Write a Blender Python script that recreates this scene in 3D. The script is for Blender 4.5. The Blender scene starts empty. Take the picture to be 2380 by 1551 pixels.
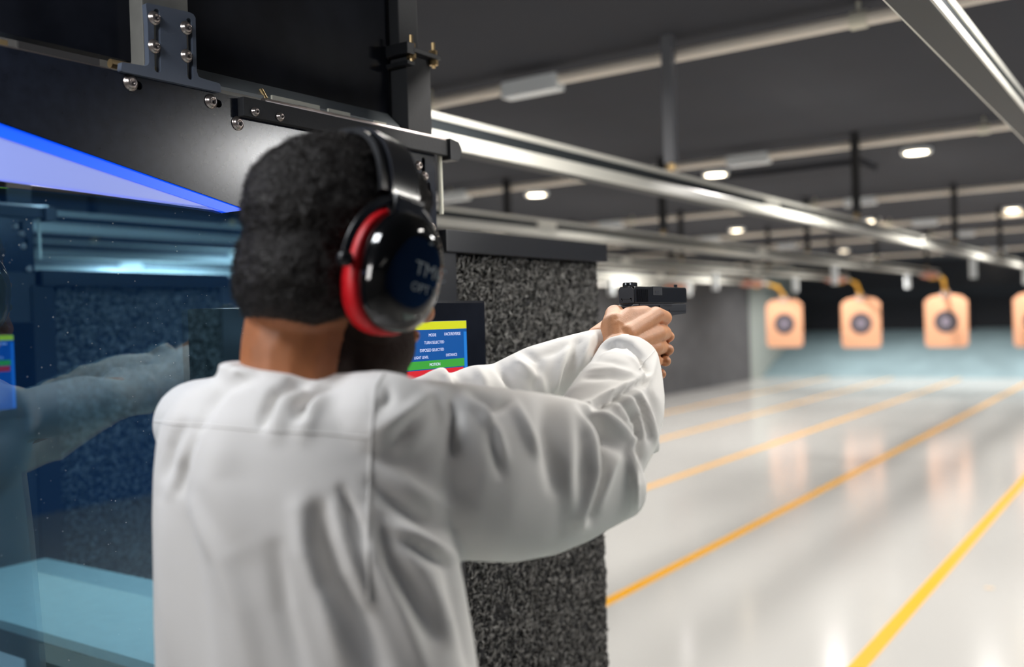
import bpy, bmesh, math, random
import numpy as np
from mathutils import Vector, Matrix, noise
from mathutils.bvhtree import BVHTree
random.seed(7); RNG = np.random.default_rng(7)
S = bpy.context.scene
COL = S.collection
pi = math.pi

# ------------------------------------------------------------------ camera
H = 1.5
CX, CY = 1190.0, 775.5
def _cam():
    v1 = np.array([2750.0-CX, 700.0-CY]); v2 = np.array([-2070.0-CX, 846.0-CY])
    f = math.sqrt(-(v1 @ v2))
    d = np.array([v1[0], -v1[1], -f]); d /= np.linalg.norm(d)
    l = np.array([v2[0], -v2[1], -f]); l -= (l @ d)*d; l /= np.linalg.norm(l)
    return f, np.array([-l, d, np.cross(-l, d)])
F, R = _cam()
EYE = np.array([0, 0, H])
def ray(px, py): return R @ np.array([(px-CX)/F, -(py-CY)/F, -1.0])
def P(px, py, Z): return EYE + ray(px, py)*Z                  # pixel + distance -> point
def onx(px, py, x): r = ray(px, py); return EYE + r*(x/r[0])
def ony(px, py, y): r = ray(px, py); return EYE + r*(y/r[1])
def onz(px, py, z): r = ray(px, py); return EYE + r*((z-H)/r[2])
def proj(pts):
    v = (np.asarray(pts)-EYE) @ R
    return CX + v[:, 0]/-v[:, 2]*F, CY - v[:, 1]/-v[:, 2]*F, -v[:, 2]
cam = bpy.data.cameras.new('camera'); camo = bpy.data.objects.new('camera', cam); COL.objects.link(camo)
camo.matrix_world = Matrix([[*R[0], 0], [*R[1], 0], [*R[2], H], [0, 0, 0, 1]])
cam.sensor_width = 36; cam.lens = 36*F/2380; cam.clip_start = .02; cam.clip_end = 200
cam.dof.use_dof = True; cam.dof.focus_distance = 1.42; cam.dof.aperture_fstop = 2.3
S.camera = camo
# ------------------------------------------------------------------ world, exposure
S.view_settings.view_transform = 'Standard'; S.view_settings.look = 'None'
S.view_settings.gamma = 1; S.view_settings.use_curve_mapping = False
S.view_settings.exposure = 0.25
w = bpy.data.worlds.new('world'); S.world = w; w.use_nodes = True
w.node_tree.nodes['Background'].inputs[0].default_value = (.5, .55, .6, 1)
w.node_tree.nodes['Background'].inputs[1].default_value = .05
def area(name, loc, tgt, sx, sy, e, col=(1, .96, .9)):
    L = bpy.data.lights.new(name, 'AREA'); L.shape = 'RECTANGLE'; L.size = sx; L.size_y = sy; L.energy = e; L.color = col
    o = bpy.data.objects.new(name, L); COL.objects.link(o); o.location = loc
    o.rotation_euler = (Vector(tgt)-Vector(loc)).to_track_quat('-Z', 'Y').to_euler()
    return o
area('range_strip_light', (-1.1, 2.1, 2.58), (-1.1, 1.9, 0), 4.6, .12, 92)
area('lane_light', (.66, 2.7, 2.28), (-.8, 1.3, 1.4), .34, .10, 8, (1, .98, .95))
_s = bpy.data.lights.new('plate_glow_helper', 'SPOT'); _s.energy = 28; _s.spot_size = math.radians(24); _s.spot_blend = .5; _s.shadow_soft_size = .05
_o = bpy.data.objects.new('plate_glow_helper', _s); COL.objects.link(_o); _o.location = (.62, 2.66, 2.17); _o.rotation_euler = (Vector((-1.14, 1.03, 1.80))-_o.location).to_track_quat('-Z', 'Y').to_euler()  # unseen spot, added only for the glow on the header plate
area('stall_light', (-.95, .25, 2.12), (-.85, .6, 1.3), .4, .15, 5, (.93, .96, 1))
area('rear_room_light', (-1.9, -2.1, 2.35), (-.7, .6, 1.2), 1.0, .8, 26, (1, .97, .95))
area('rear_ceiling_light', (1.8, -2.0, 2.6), (2.2, -2.2, 0), 1.2, .6, 3, (1, .95, .89))

# ------------------------------------------------------------------ materials
def lin(c): return tuple(((v/255)/12.92 if v/255 <= .04045 else ((v/255+.055)/1.055)**2.4) for v in c)
def mat(name, c, rough=.5, metal=0, spec=.5, emit=None, es=0, noise_=None, bump=None, sheen=0, coat=0, sss=0):
    m = bpy.data.materials.new(name); m.use_nodes = True; n = m.node_tree; b = n.nodes['Principled BSDF']
    c = (*lin(c), 1); b.inputs['Base Color'].default_value = c
    b.inputs['Roughness'].default_value = rough; b.inputs['Metallic'].default_value = metal
    b.inputs['Specular IOR Level'].default_value = spec; b.inputs['Sheen Weight'].default_value = sheen
    b.inputs['Coat Weight'].default_value = coat; b.inputs['Coat Roughness'].default_value = .05
    if sss: b.inputs['Subsurface Weight'].default_value = sss; b.inputs['Subsurface Radius'].default_value = (.012, .005, .003); b.inputs['Subsurface Scale'].default_value = 1
    if emit: b.inputs['Emission Color'].default_value = (*lin(emit), 1); b.inputs['Emission Strength'].default_value = es
    tc = n.nodes.new('ShaderNodeTexCoord')
    if noise_:   # (scale, amount)
        t = n.nodes.new('ShaderNodeTexNoise'); t.inputs['Scale'].default_value = noise_[0]; t.inputs['Detail'].default_value = 6
        n.links.new(tc.outputs['Object'], t.inputs['Vector'])
        r = n.nodes.new('ShaderNodeValToRGB'); a = noise_[1]
        r.color_ramp.elements[0].position = .3; r.color_ramp.elements[1].position = .7
        r.color_ramp.elements[0].color = (*[v*(1-a) for v in c[:3]], 1); r.color_ramp.elements[1].color = (*[min(1, v*(1+a)) for v in c[:3]], 1)
        n.links.new(t.outputs['Fac'], r.inputs['Fac']); n.links.new(r.outputs['Color'], b.inputs['Base Color'])
    if bump:     # (scale, distance, strength)
        t = n.nodes.new('ShaderNodeTexNoise'); t.inputs['Scale'].default_value = bump[0]; t.inputs['Detail'].default_value = 4
        n.links.new(tc.outputs['Object'], t.inputs['Vector'])
        k = n.nodes.new('ShaderNodeBump'); k.inputs['Distance'].default_value = bump[1]; k.inputs['Strength'].default_value = bump[2]
        n.links.new(t.outputs['Fac'], k.inputs['Height']); n.links.new(k.outputs['Normal'], b.inputs['Normal'])
    return m
M = {}
M['floor'] = mat('floor_epoxy', (192, 191, 189), .16, noise_=(.35, .05), spec=.6)
M['yellow'] = mat('yellow_paint', (238, 170, 0), .3)
M['ceil'] = mat('ceiling_dark', (62, 64, 70), .95, noise_=(.6, .12), spec=.15)
M['wallL'] = mat('wall_rubber', (92, 92, 95), .9, noise_=(3, .12), spec=.15)
M['wallR'] = mat('wall_blue_paint', (18, 95, 172), .7)  # unseen wall, its blue chosen for the reflection it gives the glass
M['rear'] = mat('rear_wall', (150, 148, 145), .85)
M['trap'] = mat('trap_steel_blue', (128, 150, 158), .75, noise_=(1.2, .15))
M['trapdark'] = mat('trap_dark', (42, 44, 50), .9)
M['trapside'] = mat('trap_side', (165, 172, 168), .8)
M['plate'] = mat('black_steel_powdercoat', (25, 29, 39), .22, noise_=(60, .22), bump=(900, .0004, .05), spec=.4)
M['gloss'] = mat('black_gloss_panel', (22, 24, 30), .2, noise_=(9, .4), spec=.13)
M['lip'] = mat('grey_lip', (112, 117, 120), .35, metal=.2)
M['black'] = mat('black_satin', (26, 27, 30), .38)
M['blackrough'] = mat('black_rough', (34, 35, 38), .7, bump=(250, .001, .4))
M['bracket'] = mat('anodised_bracket', (84, 92, 106), .45, metal=.1, bump=(1200, .0003, .5))
M['tube'] = mat('grey_tube', (104, 103, 98), .6, noise_=(40, .1))
M['screw'] = mat('steel_screw', (165, 155, 150), .28, metal=.9)
M['brass'] = mat('brass', (200, 172, 125), .35, metal=.9)
M['lav'] = mat('lavender_glow_board', (140, 155, 225), .35, emit=(145, 160, 235), es=.36)
M['blue'] = mat('blue_glow_strip', (10, 90, 250), .35, emit=(0, 80, 255), es=.75)
M['rail'] = mat('galvanised_rail', (226, 225, 216), .34, metal=.0, noise_=(2, .06))
M['raildark'] = mat('rail_groove', (40, 46, 50), .6)
M['conduit'] = mat('pvc_conduit', (240, 232, 220), .5)
M['white'] = mat('white_plastic', (240, 246, 250), .4)
M['cream'] = mat('cream_plastic', (225, 222, 205), .5)
M['lampglow'] = mat('lamp_lens', (255, 245, 225), .4, emit=(255, 236, 205), es=14)
M['pink'] = mat('target_paper', (238, 178, 142), .7)
M['pinkc'] = mat('pink_carrier', (226, 158, 138), .6)
M['bull'] = mat('bull_grey', (70, 66, 72), .7)
M['bull2'] = mat('bull_centre', (150, 142, 160), .7)
M['yarm'] = mat('yellow_arm', (222, 168, 30), .5)
M['clip'] = mat('clip_grey', (180, 165, 165), .4)
M['rubber'] = mat('shredded_rubber', (102, 101, 99), .5, noise_=(70, .8), spec=.5)
M['rubber2'] = mat('shredded_rubber_base', (40, 40, 42), .9, noise_=(120, .5), bump=(180, .004, 1))
M['scr'] = mat('screen_blue', (0, 30, 70), .4, emit=(0, 84, 160), es=.7, spec=.2)
M['scrline'] = mat('screen_light_blue', (0, 50, 110), .3, emit=(30, 120, 200), es=.8)
M['scry'] = mat('screen_yellow', (90, 90, 0), .3, emit=(200, 205, 20), es=.85)
M['scrg'] = mat('screen_green', (0, 60, 10), .3, emit=(60, 155, 55), es=.85)
M['scrr'] = mat('screen_red', (90, 0, 0), .3, emit=(205, 35, 45), es=.85)
M['scrt'] = mat('screen_text', (120, 120, 130), .3, emit=(200, 205, 235), es=.9)
M['shelf'] = mat('shelf_top', (178, 196, 190), .4, noise_=(30, .05))
M['shelfedge'] = mat('shelf_edge', (24, 34, 44), .5)
M['cloth'] = mat('white_cotton', (232, 230, 227), .85, sheen=.15, bump=(1500, .0002, .35), spec=.2)
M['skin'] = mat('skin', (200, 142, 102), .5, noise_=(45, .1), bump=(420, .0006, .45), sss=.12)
M['skind'] = mat('skin_neck_shaded', (168, 106, 66), .5, noise_=(45, .1), bump=(420, .0006, .45), sss=.12)  # same skin, darkened for the weaker light on head and neck
M['hair'] = mat('black_hair', (34, 30, 28), .45, bump=(260, .004, 1), spec=.35)
M['beard'] = mat('dark_beard', (48, 36, 30), .7, bump=(500, .002, .8), spec=.2)
M['muff'] = mat('earmuff_gloss', (10, 11, 13), .09, coat=.6)
M['muffs'] = mat('earmuff_satin', (22, 24, 28), .32)
M['band'] = mat('headband_gloss', (40, 42, 48), .22, coat=.4)
M['mark'] = mat('grey_print', (135, 145, 152), .5)
M['red'] = mat('red_ring', (215, 18, 30), .45)
M['gun'] = mat('gun_steel', (26, 27, 30), .34, metal=.5, bump=(900, .0002, .4))
M['gunp'] = mat('gun_polymer', (30, 33, 40), .5)
M['gunm'] = mat('gun_bare_metal', (110, 108, 105), .3, metal=.8)
M['nail'] = mat('finger_nail', (214, 160, 132), .3)
M['shoe'] = mat('brown_leather', (60, 42, 30), .45)
M['paper'] = mat('paper_scrap', (205, 180, 150), .8)
def glass():
    m = bpy.data.materials.new('tinted_glass'); m.use_nodes = True; n = m.node_tree; n.nodes.clear()
    o = n.nodes.new('ShaderNodeOutputMaterial'); mx = n.nodes.new('ShaderNodeMixShader'); lw = n.nodes.new('ShaderNodeLayerWeight'); pw = n.nodes.new('ShaderNodeMath'); pw.operation = 'POWER'; pw.inputs[1].default_value = 4; fr = n.nodes.new('ShaderNodeMath'); fr.operation = 'MULTIPLY_ADD'; fr.inputs[1].default_value = .9; fr.inputs[2].default_value = .13; lw.inputs[0].default_value = .5
    n.links.new(lw.outputs['Facing'], pw.inputs[0]); n.links.new(pw.outputs[0], fr.inputs[0])
    t = n.nodes.new('ShaderNodeBsdfTransparent'); g = n.nodes.new('ShaderNodeBsdfGlossy')
    t.inputs[0].default_value = (.50, .72, .88, 1); g.inputs['Roughness'].default_value = .015; g.inputs['Color'].default_value = (.8, .95, 1, 1)
    n.links.new(fr.outputs[0], mx.inputs[0]); n.links.new(t.outputs[0], mx.inputs[1]); n.links.new(g.outputs[0], mx.inputs[2]); n.links.new(mx.outputs[0], o.inputs[0])
    return m
M['glass'] = glass()

# ------------------------------------------------------------------ helpers
def link(name, me, m, parent=None, smooth=False):
    if m is not None and not me.materials: me.materials.append(m)
    if smooth: me.polygons.foreach_set('use_smooth', [True]*len(me.polygons))
    o = bpy.data.objects.new(name, me); COL.objects.link(o)
    if parent is not None: o.parent = parent
    return o
def empty(name, label=None, cat=None, group=None, loc=(0, 0, 0)):
    o = bpy.data.objects.new(name, None); COL.objects.link(o); o.location = loc; o.empty_display_size = .05
    return tag(o, label, cat, group)
def tag(o, label=None, cat=None, group=None, kind=None):
    if label: o['label'] = label
    if cat: o['category'] = cat
    if group: o['group'] = group
    if kind: o['kind'] = kind
    return o
def from_py(name, V, Fc, m, parent=None, smooth=False):
    me = bpy.data.meshes.new(name); me.from_pydata([tuple(v) for v in V], [], [tuple(f) for f in Fc]); me.update()
    return link(name, me, m, parent, smooth)
class MB:   # collects boxes, tubes ... into one mesh
    def __init__(s): s.b = bmesh.new()
    def box(s, x0, x1, y0, y1, z0, z1):
        v = [s.b.verts.new(p) for p in [(x0, y0, z0), (x1, y0, z0), (x1, y1, z0), (x0, y1, z0), (x0, y0, z1), (x1, y0, z1), (x1, y1, z1), (x0, y1, z1)]]
        for f in [(3, 2, 1, 0), (4, 5, 6, 7), (0, 1, 5, 4), (1, 2, 6, 5), (2, 3, 7, 6), (3, 0, 4, 7)]: s.b.faces.new([v[i] for i in f])
        return s
    def tube(s, p0, p1, r0, r1=None, n=16, caps=True):
        r1 = r0 if r1 is None else r1
        p0 = Vector(p0); p1 = Vector(p1); d = (p1-p0).normalized(); a = d.orthogonal().normalized(); b = d.cross(a)
        A = [s.b.verts.new(p0+(a*math.cos(t)+b*math.sin(t))*r0) for t in [2*pi*i/n for i in range(n)]]
        B = [s.b.verts.new(p1+(a*math.cos(t)+b*math.sin(t))*r1) for t in [2*pi*i/n for i in range(n)]]
        for i in range(n): s.b.faces.new([A[i], A[(i+1) % n], B[(i+1) % n], B[i]])
        if caps: s.b.faces.new(A[::-1]); s.b.faces.new(B)
        return s
    def prism(s, pts, axis, a0, a1):   # pts 2D; axis 'x': (y,z) 'y': (x,z) 'z': (x,y)
        def mk(p, a): return {'x': (a, p[0], p[1]), 'y': (p[0], a, p[1]), 'z': (p[0], p[1], a)}[axis]
        A = [s.b.verts.new(mk(p, a0)) for p in pts]; B = [s.b.verts.new(mk(p, a1)) for p in pts]; n = len(pts)
        for i in range(n): s.b.faces.new([A[i], A[(i+1) % n], B[(i+1) % n], B[i]])
        s.b.faces.new(A[::-1]); s.b.faces.new(B); return s
    def lathe(s, prof, org, axis, n=24):   # prof: (r, h)
        org = Vector(org); d = Vector(axis).normalized(); a = d.orthogonal().normalized(); b = d.cross(a)
        rings = [[s.b.verts.new(org+d*h+(a*math.cos(2*pi*i/n)+b*math.sin(2*pi*i/n))*max(r, 1e-5)) for i in range(n)] for r, h in prof]
        for q in range(len(rings)-1):
            for i in range(n): s.b.faces.new([rings[q][i], rings[q][(i+1) % n], rings[q+1][(i+1) % n], rings[q+1][i]])
        s.b.faces.new(rings[0][::-1]); s.b.faces.new(rings[-1]); return s
    def build(s, name, m, parent=None, bevel=0, smooth=False, seg=2):
        if bevel:
            bmesh.ops.remove_doubles(s.b, verts=s.b.verts, dist=1e-7)
            bmesh.ops.bevel(s.b, geom=[e for e in s.b.edges if e.calc_face_angle(0) > .5], offset=bevel, segments=seg, affect='EDGES', profile=.7, clamp_overlap=True)
        bmesh.ops.recalc_face_normals(s.b, faces=s.b.faces)
        me = bpy.data.meshes.new(name); s.b.to_mesh(me); s.b.free()
        return link(name, me, m, parent, smooth)
def children(o): return [c for c in bpy.data.objects if c.parent is o]
def copy_tree(o, parent=None, off=(0, 0, 0), kids=None):
    c = o.copy(); COL.objects.link(c); c.parent = parent
    if parent is None: c.location = Vector(o.location)+Vector(off)
    for ch in (kids or {}).get(o.name, []): copy_tree(ch, c, kids=kids)
    return c
def kidmap():
    k = {}
    for c in bpy.data.objects:
        if c.parent: k.setdefault(c.parent.name, []).append(c)
    return k
def to_mesh(o, name, m, parent):
    dg = bpy.context.evaluated_depsgraph_get(); me = bpy.data.meshes.new_from_object(o.evaluated_get(dg)); me.name = name
    mw = o.matrix_world.copy(); bpy.data.objects.remove(o)
    me.transform(mw); me.materials.clear(); me.materials.append(m)
    n = bpy.data.objects.new(name, me); COL.objects.link(n); n.parent = parent
    return n
def plate2d(name, outline, holes, thick, x, m, parent, bevel=0):   # outline in (Y, Z), front face at x, extends to x-thick
    cu = bpy.data.curves.new(name, 'CURVE'); cu.dimensions = '2D'; cu.fill_mode = 'BOTH'; cu.extrude = thick/2-bevel; cu.bevel_depth = bevel; cu.offset = -bevel
    for pl in [outline]+holes:
        sp = cu.splines.new('POLY'); sp.points.add(len(pl)-1); sp.use_cyclic_u = True
        for i, (a, b) in enumerate(pl): sp.points[i].co = (a, b, 0, 1)
    o = bpy.data.objects.new(name, cu); COL.objects.link(o)
    o.matrix_world = Matrix([[0, 0, 1, x-thick/2], [1, 0, 0, 0], [0, 1, 0, 0], [0, 0, 0, 1]])
    bpy.context.view_layer.update()
    return to_mesh(o, name, m, parent)
def text(name, s, size, mw, m, parent, ext=.0002, align='CENTER'):
    cu = bpy.data.curves.new(name, 'FONT'); cu.body = s; cu.size = size; cu.extrude = ext; cu.align_x = align; cu.align_y = 'CENTER'
    o = bpy.data.objects.new(name, cu); COL.objects.link(o); o.matrix_world = mw
    bpy.context.view_layer.update()
    return to_mesh(o, name, m, parent)
def slot(c0, c1, r, n=8):
    c0 = np.array(c0); c1 = np.array(c1); d = (c1-c0)/np.linalg.norm(c1-c0); a = math.atan2(d[1], d[0])
    return [tuple(c1+r*np.array([math.cos(a+t), math.sin(a+t)])) for t in np.linspace(-pi/2, pi/2, n)] + [tuple(c0+r*np.array([math.cos(a+t), math.sin(a+t)])) for t in np.linspace(pi/2, 3*pi/2, n)]
def yz(px, py, x): p = onx(px, py, x); return (p[1], p[2])

# ------------------------------------------------------------------ room
def struct(o): return tag(o, kind='structure')
fl = struct(MB().box(-8.6, 6, -3.5, 23, -.05, 0).build('floor', M['floor']))
LINES = [-1.155-1.38*k for k in range(-1, 5)]
for x in LINES: MB().box(x-.036, x+.036, 1.2, 22.3, 0, .0015).build('lane_line', M['yellow'], fl)
struct(MB().box(-8.6, 6, -3.5, 27, 2.66, 2.78).build('ceiling', M['ceil']))
struct(MB().box(-8.6, -8.1, -3.5, 21.2, 0, 2.66).build('wall_left', M['wallL']))
struct(MB().box(-8.7, -8.3, 21.2, 27, 0, 2.66).build('wall_left_trap', M['trapside']))
struct(MB().box(5.6, 6, -3.5, 27, 0, 2.66).build('wall_right', M['wallR']))
struct(MB().box(-8.6, 6, -3.6, -3.5, 0, 2.66).build('wall_rear', M['rear']))
bt = empty('bullet_trap', 'wide bullet trap with pale blue-grey steel ramp at the far end', 'bullet trap')
MB().prism([(22.4, 0), (25.2, 1.0), (25.2, .9), (22.7, -.04)], 'x', -8.3, 5.6).build('lower_ramp', M['trap'], bt)
MB().prism([(25.2, .9), (25.2, 2.0), (25.4, 2.0), (25.4, .9)], 'x', -8.3, 5.6).build('throat', M['trapdark'], bt)
MB().prism([(25.2, 1.75), (24.95, 2.0), (24.95, 2.66), (25.2, 2.66)], 'x', -8.3, 5.6).build('upper_ramp', M['trapdark'], bt)
for x in [-6.9+1.38*2*k for k in range(5)]: MB().box(x-.03, x+.03, 25.1, 25.19, .95, 1.9).build('divider', M['trapdark'], bt)
# ceiling baffles
for k, (y, x0, x1) in enumerate([(7.6, -3.6, -2.0)]):
    b = MB().box(x0, x1, y, y+.5, 2.615, 2.6595).build('ceiling_baffle', M['ceil'])
    tag(b, ['short dark box baffle on the ceiling just beyond the second conduit', 'long dark ceiling baffle across the lanes midway down the range', 'farthest dark ceiling baffle near the bullet trap'][k], 'baffle')

# ------------------------------------------------------------------ rails with hangers, targets
ordn = ['nearest', 'second', 'third', 'fourth', 'fifth', 'sixth']
def rail(k):
    x = -.354-1.38*k
    r = empty('target_rail', None, 'rail', 'overhead target rails', (x, 0, 0))
    r['label'] = ['grey overhead rail crossing the top right corner of the view', 'big pale overhead rail running from behind the black post to the right edge',
                  'overhead rail just above the black-topped foam panel', 'third pale rail, ending at the middle target of the visible ones',
                  'fourth pale rail from the right corner, ending at the leftmost target', 'rail farthest to the left, hung along the dark side wall'][k]
    y0, y1 = 1.35, 16.2
    zb = 1.995
    body = [(-.0325, zb), (.0325, zb), (.0325, zb+.006), (.015, zb+.045), (.011, zb+.05), (-.011, zb+.05), (-.015, zb+.045), (-.0325, zb+.006)]
    MB().prism(body, 'y', y0, y1).build('track', M['rail'], r)
    MB().box(-.028, .028, y0, y1, zb-.0015, zb+.001).build('underside', M['raildark'], r)
    MB().box(-.016, -.004, y0, y1, zb+.05, zb+.092).build('web', M['raildark'], r)
    MB().box(-.022, -.001, y0, y1, zb+.088, zb+.106).build('top_flange', M['rail'], r)
    for y in np.arange(4.9, y1, 3.6): MB().box(-.020, .006, y-.10, y+.10, zb+.049, zb+.093).build('splice_plate', M['rail'], r)
    hy = [3.70, 6.48, 9.79, 12.5, 15.34]
    for y in hy:
        h = MB().box(-.022, .022, y-.022, y+.022, zb+.14, 2.66).build('hanger', M['blackrough'] if y > 4.5 or k != 1 else M['hangl'], r)
        MB().tube((0, y, zb+.106), (0, y, zb+.14), .012).tube((0, y, zb+.116), (0, y, zb+.130), .024, n=6).build('bolt', M['brass'], h)
    for y in [13.0+.55*((k*3) % 4), 10.7]: MB().box(-.03, .03, y-.03, y+.03, zb-.20, zb).build('sensor_box', M['white'], r)
    c = MB().box(-.045, .045, 15.1, 15.9, zb-.03, zb+.045).build('pink_carriage', M['pinkc'], r)
    MB().tube((-.05, 15.75, zb-.03), (.05, 15.75, zb-.03), .02).build('wheel', M['yarm'], c)
    return r
M['hangl'] = mat('grey_hanger', (112, 114, 120), .5)
for k in range(6): rail(k)
TP = [(2410, 745), (2199, 748), (2001, 752), (1823, 753)]
TL = ['pink paper target cut off by the right edge of the view', 'pink paper target with round dark bull, rightmost of the three fully visible',
      'pink paper target with round dark bull, middle of the three fully visible', 'pink paper target with round dark bull, leftmost, nearest the dark wall']
for k, (px, py) in enumerate(TP):
    c = ony(px, py, 17.5); x, z = c[0], c[2]
    t = empty('paper_target', TL[k], 'target', 'paper targets hanging at the end of the rails', (x, 17.5, z))
    hw, hh = .335, .425
    pts = [(-hw, -hh+.05), (-hw+.05, -hh), (hw-.05, -hh), (hw, -hh+.05), (hw, hh-.08), (hw-.09, hh), (.10, hh+.03), (-.10, hh+.03), (-hw+.09, hh), (-hw, hh-.08)]
    MB().prism(pts, 'y', 0, .012).build('backer', M['pink'], t)
    def disc(r, y, m, nm): MB().tube((0, y, 0), (0, y-.002, 0), r, n=40).build(nm, m, t)
    disc(.19, 0, M['bull'], 'bull'); disc(.066, -.0021, M['bull2'], 'bull_centre')
    for rr in (.15, .12, .09):
        V = []; Fc = []; n = 40
        for i in range(n):
            a = 2*pi*i/n
            V += [(rr*math.cos(a), -.0035, rr*math.sin(a)), ((rr+.004)*math.cos(a), -.0035, (rr+.004)*math.sin(a))]
            j = (i+1) % n; Fc.append((2*i, 2*i+1, 2*j+1, 2*j))
        from_py('score_ring', V, Fc, M['bull2'], t)
    MB().box(-.06, .06, -.02, .02, hh-.02, hh+.09).build('clip', M['clip'], t)
    xr = -.354-1.38*(k+1)-x
    MB().tube((xr, -1.28, 2.01-z), (xr*.4, -.5, 1.97-z), .022, n=8).tube((xr*.4, -.5, 1.97-z), (0, 0, hh+.10), .03, n=8).tube((0, 0, hh+.05), (0, 0, hh+.10), .035).build('yellow_arm', M['yarm'], t)

# ------------------------------------------------------------------ conduits
HC = 1.09
CL = ['pale conduit crossing the ceiling nearest the shooter, with a white box', 'second pale conduit across the ceiling, with white boxes',
      'third pale conduit across the ceiling, between two black hangers', 'fourth pale conduit across the ceiling from the shooter', 'fifth pale conduit across the ceiling, far off', 'farthest pale conduit across the ceiling']
BOX = [[(1237, 195)], [(1740, 368), (1055, 452)], [(2000, 463), (1420, 515)], [(1650, 552), (2150, 517)], [(1830, 580), (2240, 552)], [(2320, 585)]]
for i, (yc, xr) in enumerate([(3.45*HC, 3), (6.0*HC, 3), (9.05*HC, 3), (11.85*HC, 3), (15.4, 2), (20.4, 1)]):
    z = H+HC
    c = empty('ceiling_conduit', CL[i], 'conduit', 'conduits crossing the ceiling', (0, yc, z))
    MB().tube((-8.1, 0, 0), (xr, 0, 0), .026, n=12).build('pipe', M['conduit'], c, smooth=False)
    for (px, py) in BOX[i]:
        x = ony(px, py, yc)[0]
        MB().box(x-.15, x+.15, -.04, .04, -.05, .025).build('junction_box', M['white'], c, bevel=.008)
    for k in range(-1, 6):
        x = -.98-1.38*1.5*k
        if x < 2: 
            cp = MB().tube((x-.03, 0, 0), (x+.03, 0, 0), .034, n=12).build('coupling', M['cream'], c)
            MB().tube((x, 0, .03), (x, 0, .069), .008, n=6).build('clamp_rod', M['cream'], cp)

# ------------------------------------------------------------------ downlights
DL = [(1247, 452), (1663, 405), (2130, 353), (1712, 535), (2026, 513), (2353, 487), (1524, 568), (1961, 583), (2211, 569), (2306, 598)]
DN = ['round ceiling lamp below the big rail, nearest the black panel, largest glow', 'round ceiling lamp beside the white box on the second conduit', 'round ceiling lamp at upper right, left of the grey corner rail',
      'round ceiling lamp between the first and second rail, right of a hanger', 'round ceiling lamp just right of the black hanger foot', 'round ceiling lamp at the right edge of the view',
      'dim round ceiling lamp just above the second rail', 'round ceiling lamp above the left target pair', 'round ceiling lamp above the right full target', 'farthest round ceiling lamp at the right']
for (px, py), lb in zip(DL, DN):
    p = onz(px, py, 2.64)
    d = empty('downlight', lb, 'lamp', 'round downlights in the range ceiling', tuple(p))
    MB().lathe([(.075, 0), (.10, -.012), (.105, .0), (.105, .02), (.075, .02)], (0, 0, 0), (0, 0, 1)).build('trim_ring', M['white'], d)
    MB().tube((0, 0, -.008), (0, 0, .02), .074, n=24).build('lens', M['lampglow'], d)
for x in (-6.7, -5.1, -3.3, -1.7, .4, 2.6):
    for y in (5.2, 8.0, 11.0, 13.7, 16.8, 20.2, 22.3):
        L = bpy.data.lights.new('ceiling_spot', 'SPOT'); L.energy = 135; L.spot_size = 2.6; L.spot_blend = .6; L.shadow_soft_size = .07; L.color = (1, .96, .9)
        o = bpy.data.objects.new('ceiling_spot', L); COL.objects.link(o); o.location = (x, y, 2.63)

# ------------------------------------------------------------------ stall partition (steel header, glass, foam wall) built once, copied to the next lane
W = -1.14
def hexscrew(px, py, x, parent, r=.0085):
    p = onx(px, py, x); o = Vector(p)
    s = MB().lathe([(r*1.25, 0), (r*1.25, .0012), (r, .0018), (r*.95, .004), (r*.7, .0062), (r*.45, .0066), (r*.42, .003), (0, .003)], o, (1, 0, 0), 20)
    return s.build('screw', M['screw'], parent, smooth=True)
st = empty('stall_partition', 'black steel partition with tinted glass and glowing blue board, left of the shooter', 'partition', 'stall partitions', (W, 1.0, 0))
OX = Vector((W, 1.0, 0))
def fix(o):   # meshes made in world coordinates, moved to the parent's frame
    o.matrix_parent_inverse = Matrix.Identity(4); o.data.transform(Matrix.Translation(-OX)); return o
sp_parts = []
zb = lambda y: 1.753-(y-.603)*.205
holes = [slot(yz(303, 193, W), yz(322, 199, W), .0058), slot(yz(490, 236, W), yz(508, 241, W), .0058), slot(yz(984, 372, W), yz(984, 396, W), .005), slot(yz(996, 430, W), yz(996, 455, W), .005)]
hd = plate2d('header_plate', [(.15, 1.843), (1.452, 1.843), (1.452, 1.822), (1.412, 1.815), (1.412, 1.668), (.97, 1.677), (.15, zb(.15))], holes, .010, W, M['plate'], st)
MB().box(W-.03, W-.011, .15, 1.41, 1.69, 1.835).build('core', M['blackrough'], hd)
for q in [(303, 193), (490, 236), (552, 287)]: hexscrew(*q, W, hd)
for q in [(972, 385), (986, 410), (990, 452), (1003, 530)]: hexscrew(*q, W, hd, .007)
hr = MB().box(W, W+.014, .955, 1.452, 1.8135, 1.8415).build('header_rail', M['blackrough'], st, bevel=.0015)
for q in [(592, 260), (650, 272)]: hexscrew(*q, W+.0142, hr, .0055)
MB().tube((W+.004, 1.0, 1.843), (W+.004, 1.45, 1.843), .006, n=10).tube((W-.003, .15, 1.8425), (W-.003, .752, 1.8425), .0028, n=10).build('rolled_edge', M['screw'], st)
MB().prism([(1.436, 1.806), (1.46, 1.806), (1.468, 1.815), (1.470, 1.83), (1.462, 1.842), (1.436, 1.846)], 'x', W-.012, W+.02).build('end_cap', M['black'], st, bevel=.001)
MB().tube((W, 1.427, 1.705), (W, 1.427, 1.815), .0042, n=10).build('edge_rod', M['cream'], st)
# pale board and blue strip, brightened by added emission, under the slanted header edge
MB().prism([(.15, zb(.15)-.019), (.93, zb(.93)-.014), (.93, 1.676), (.15, 1.70)], 'x', W-.012, W-.004).build('glow_board', M['lav'], st)
MB().prism([(.15, zb(.15)), (.97, zb(.97)+.0005), (.93, zb(.93)-.015), (.15, zb(.15)-.020)], 'x', W-.012, W-.0025).build('blue_strip', M['blue'], st)
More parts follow.
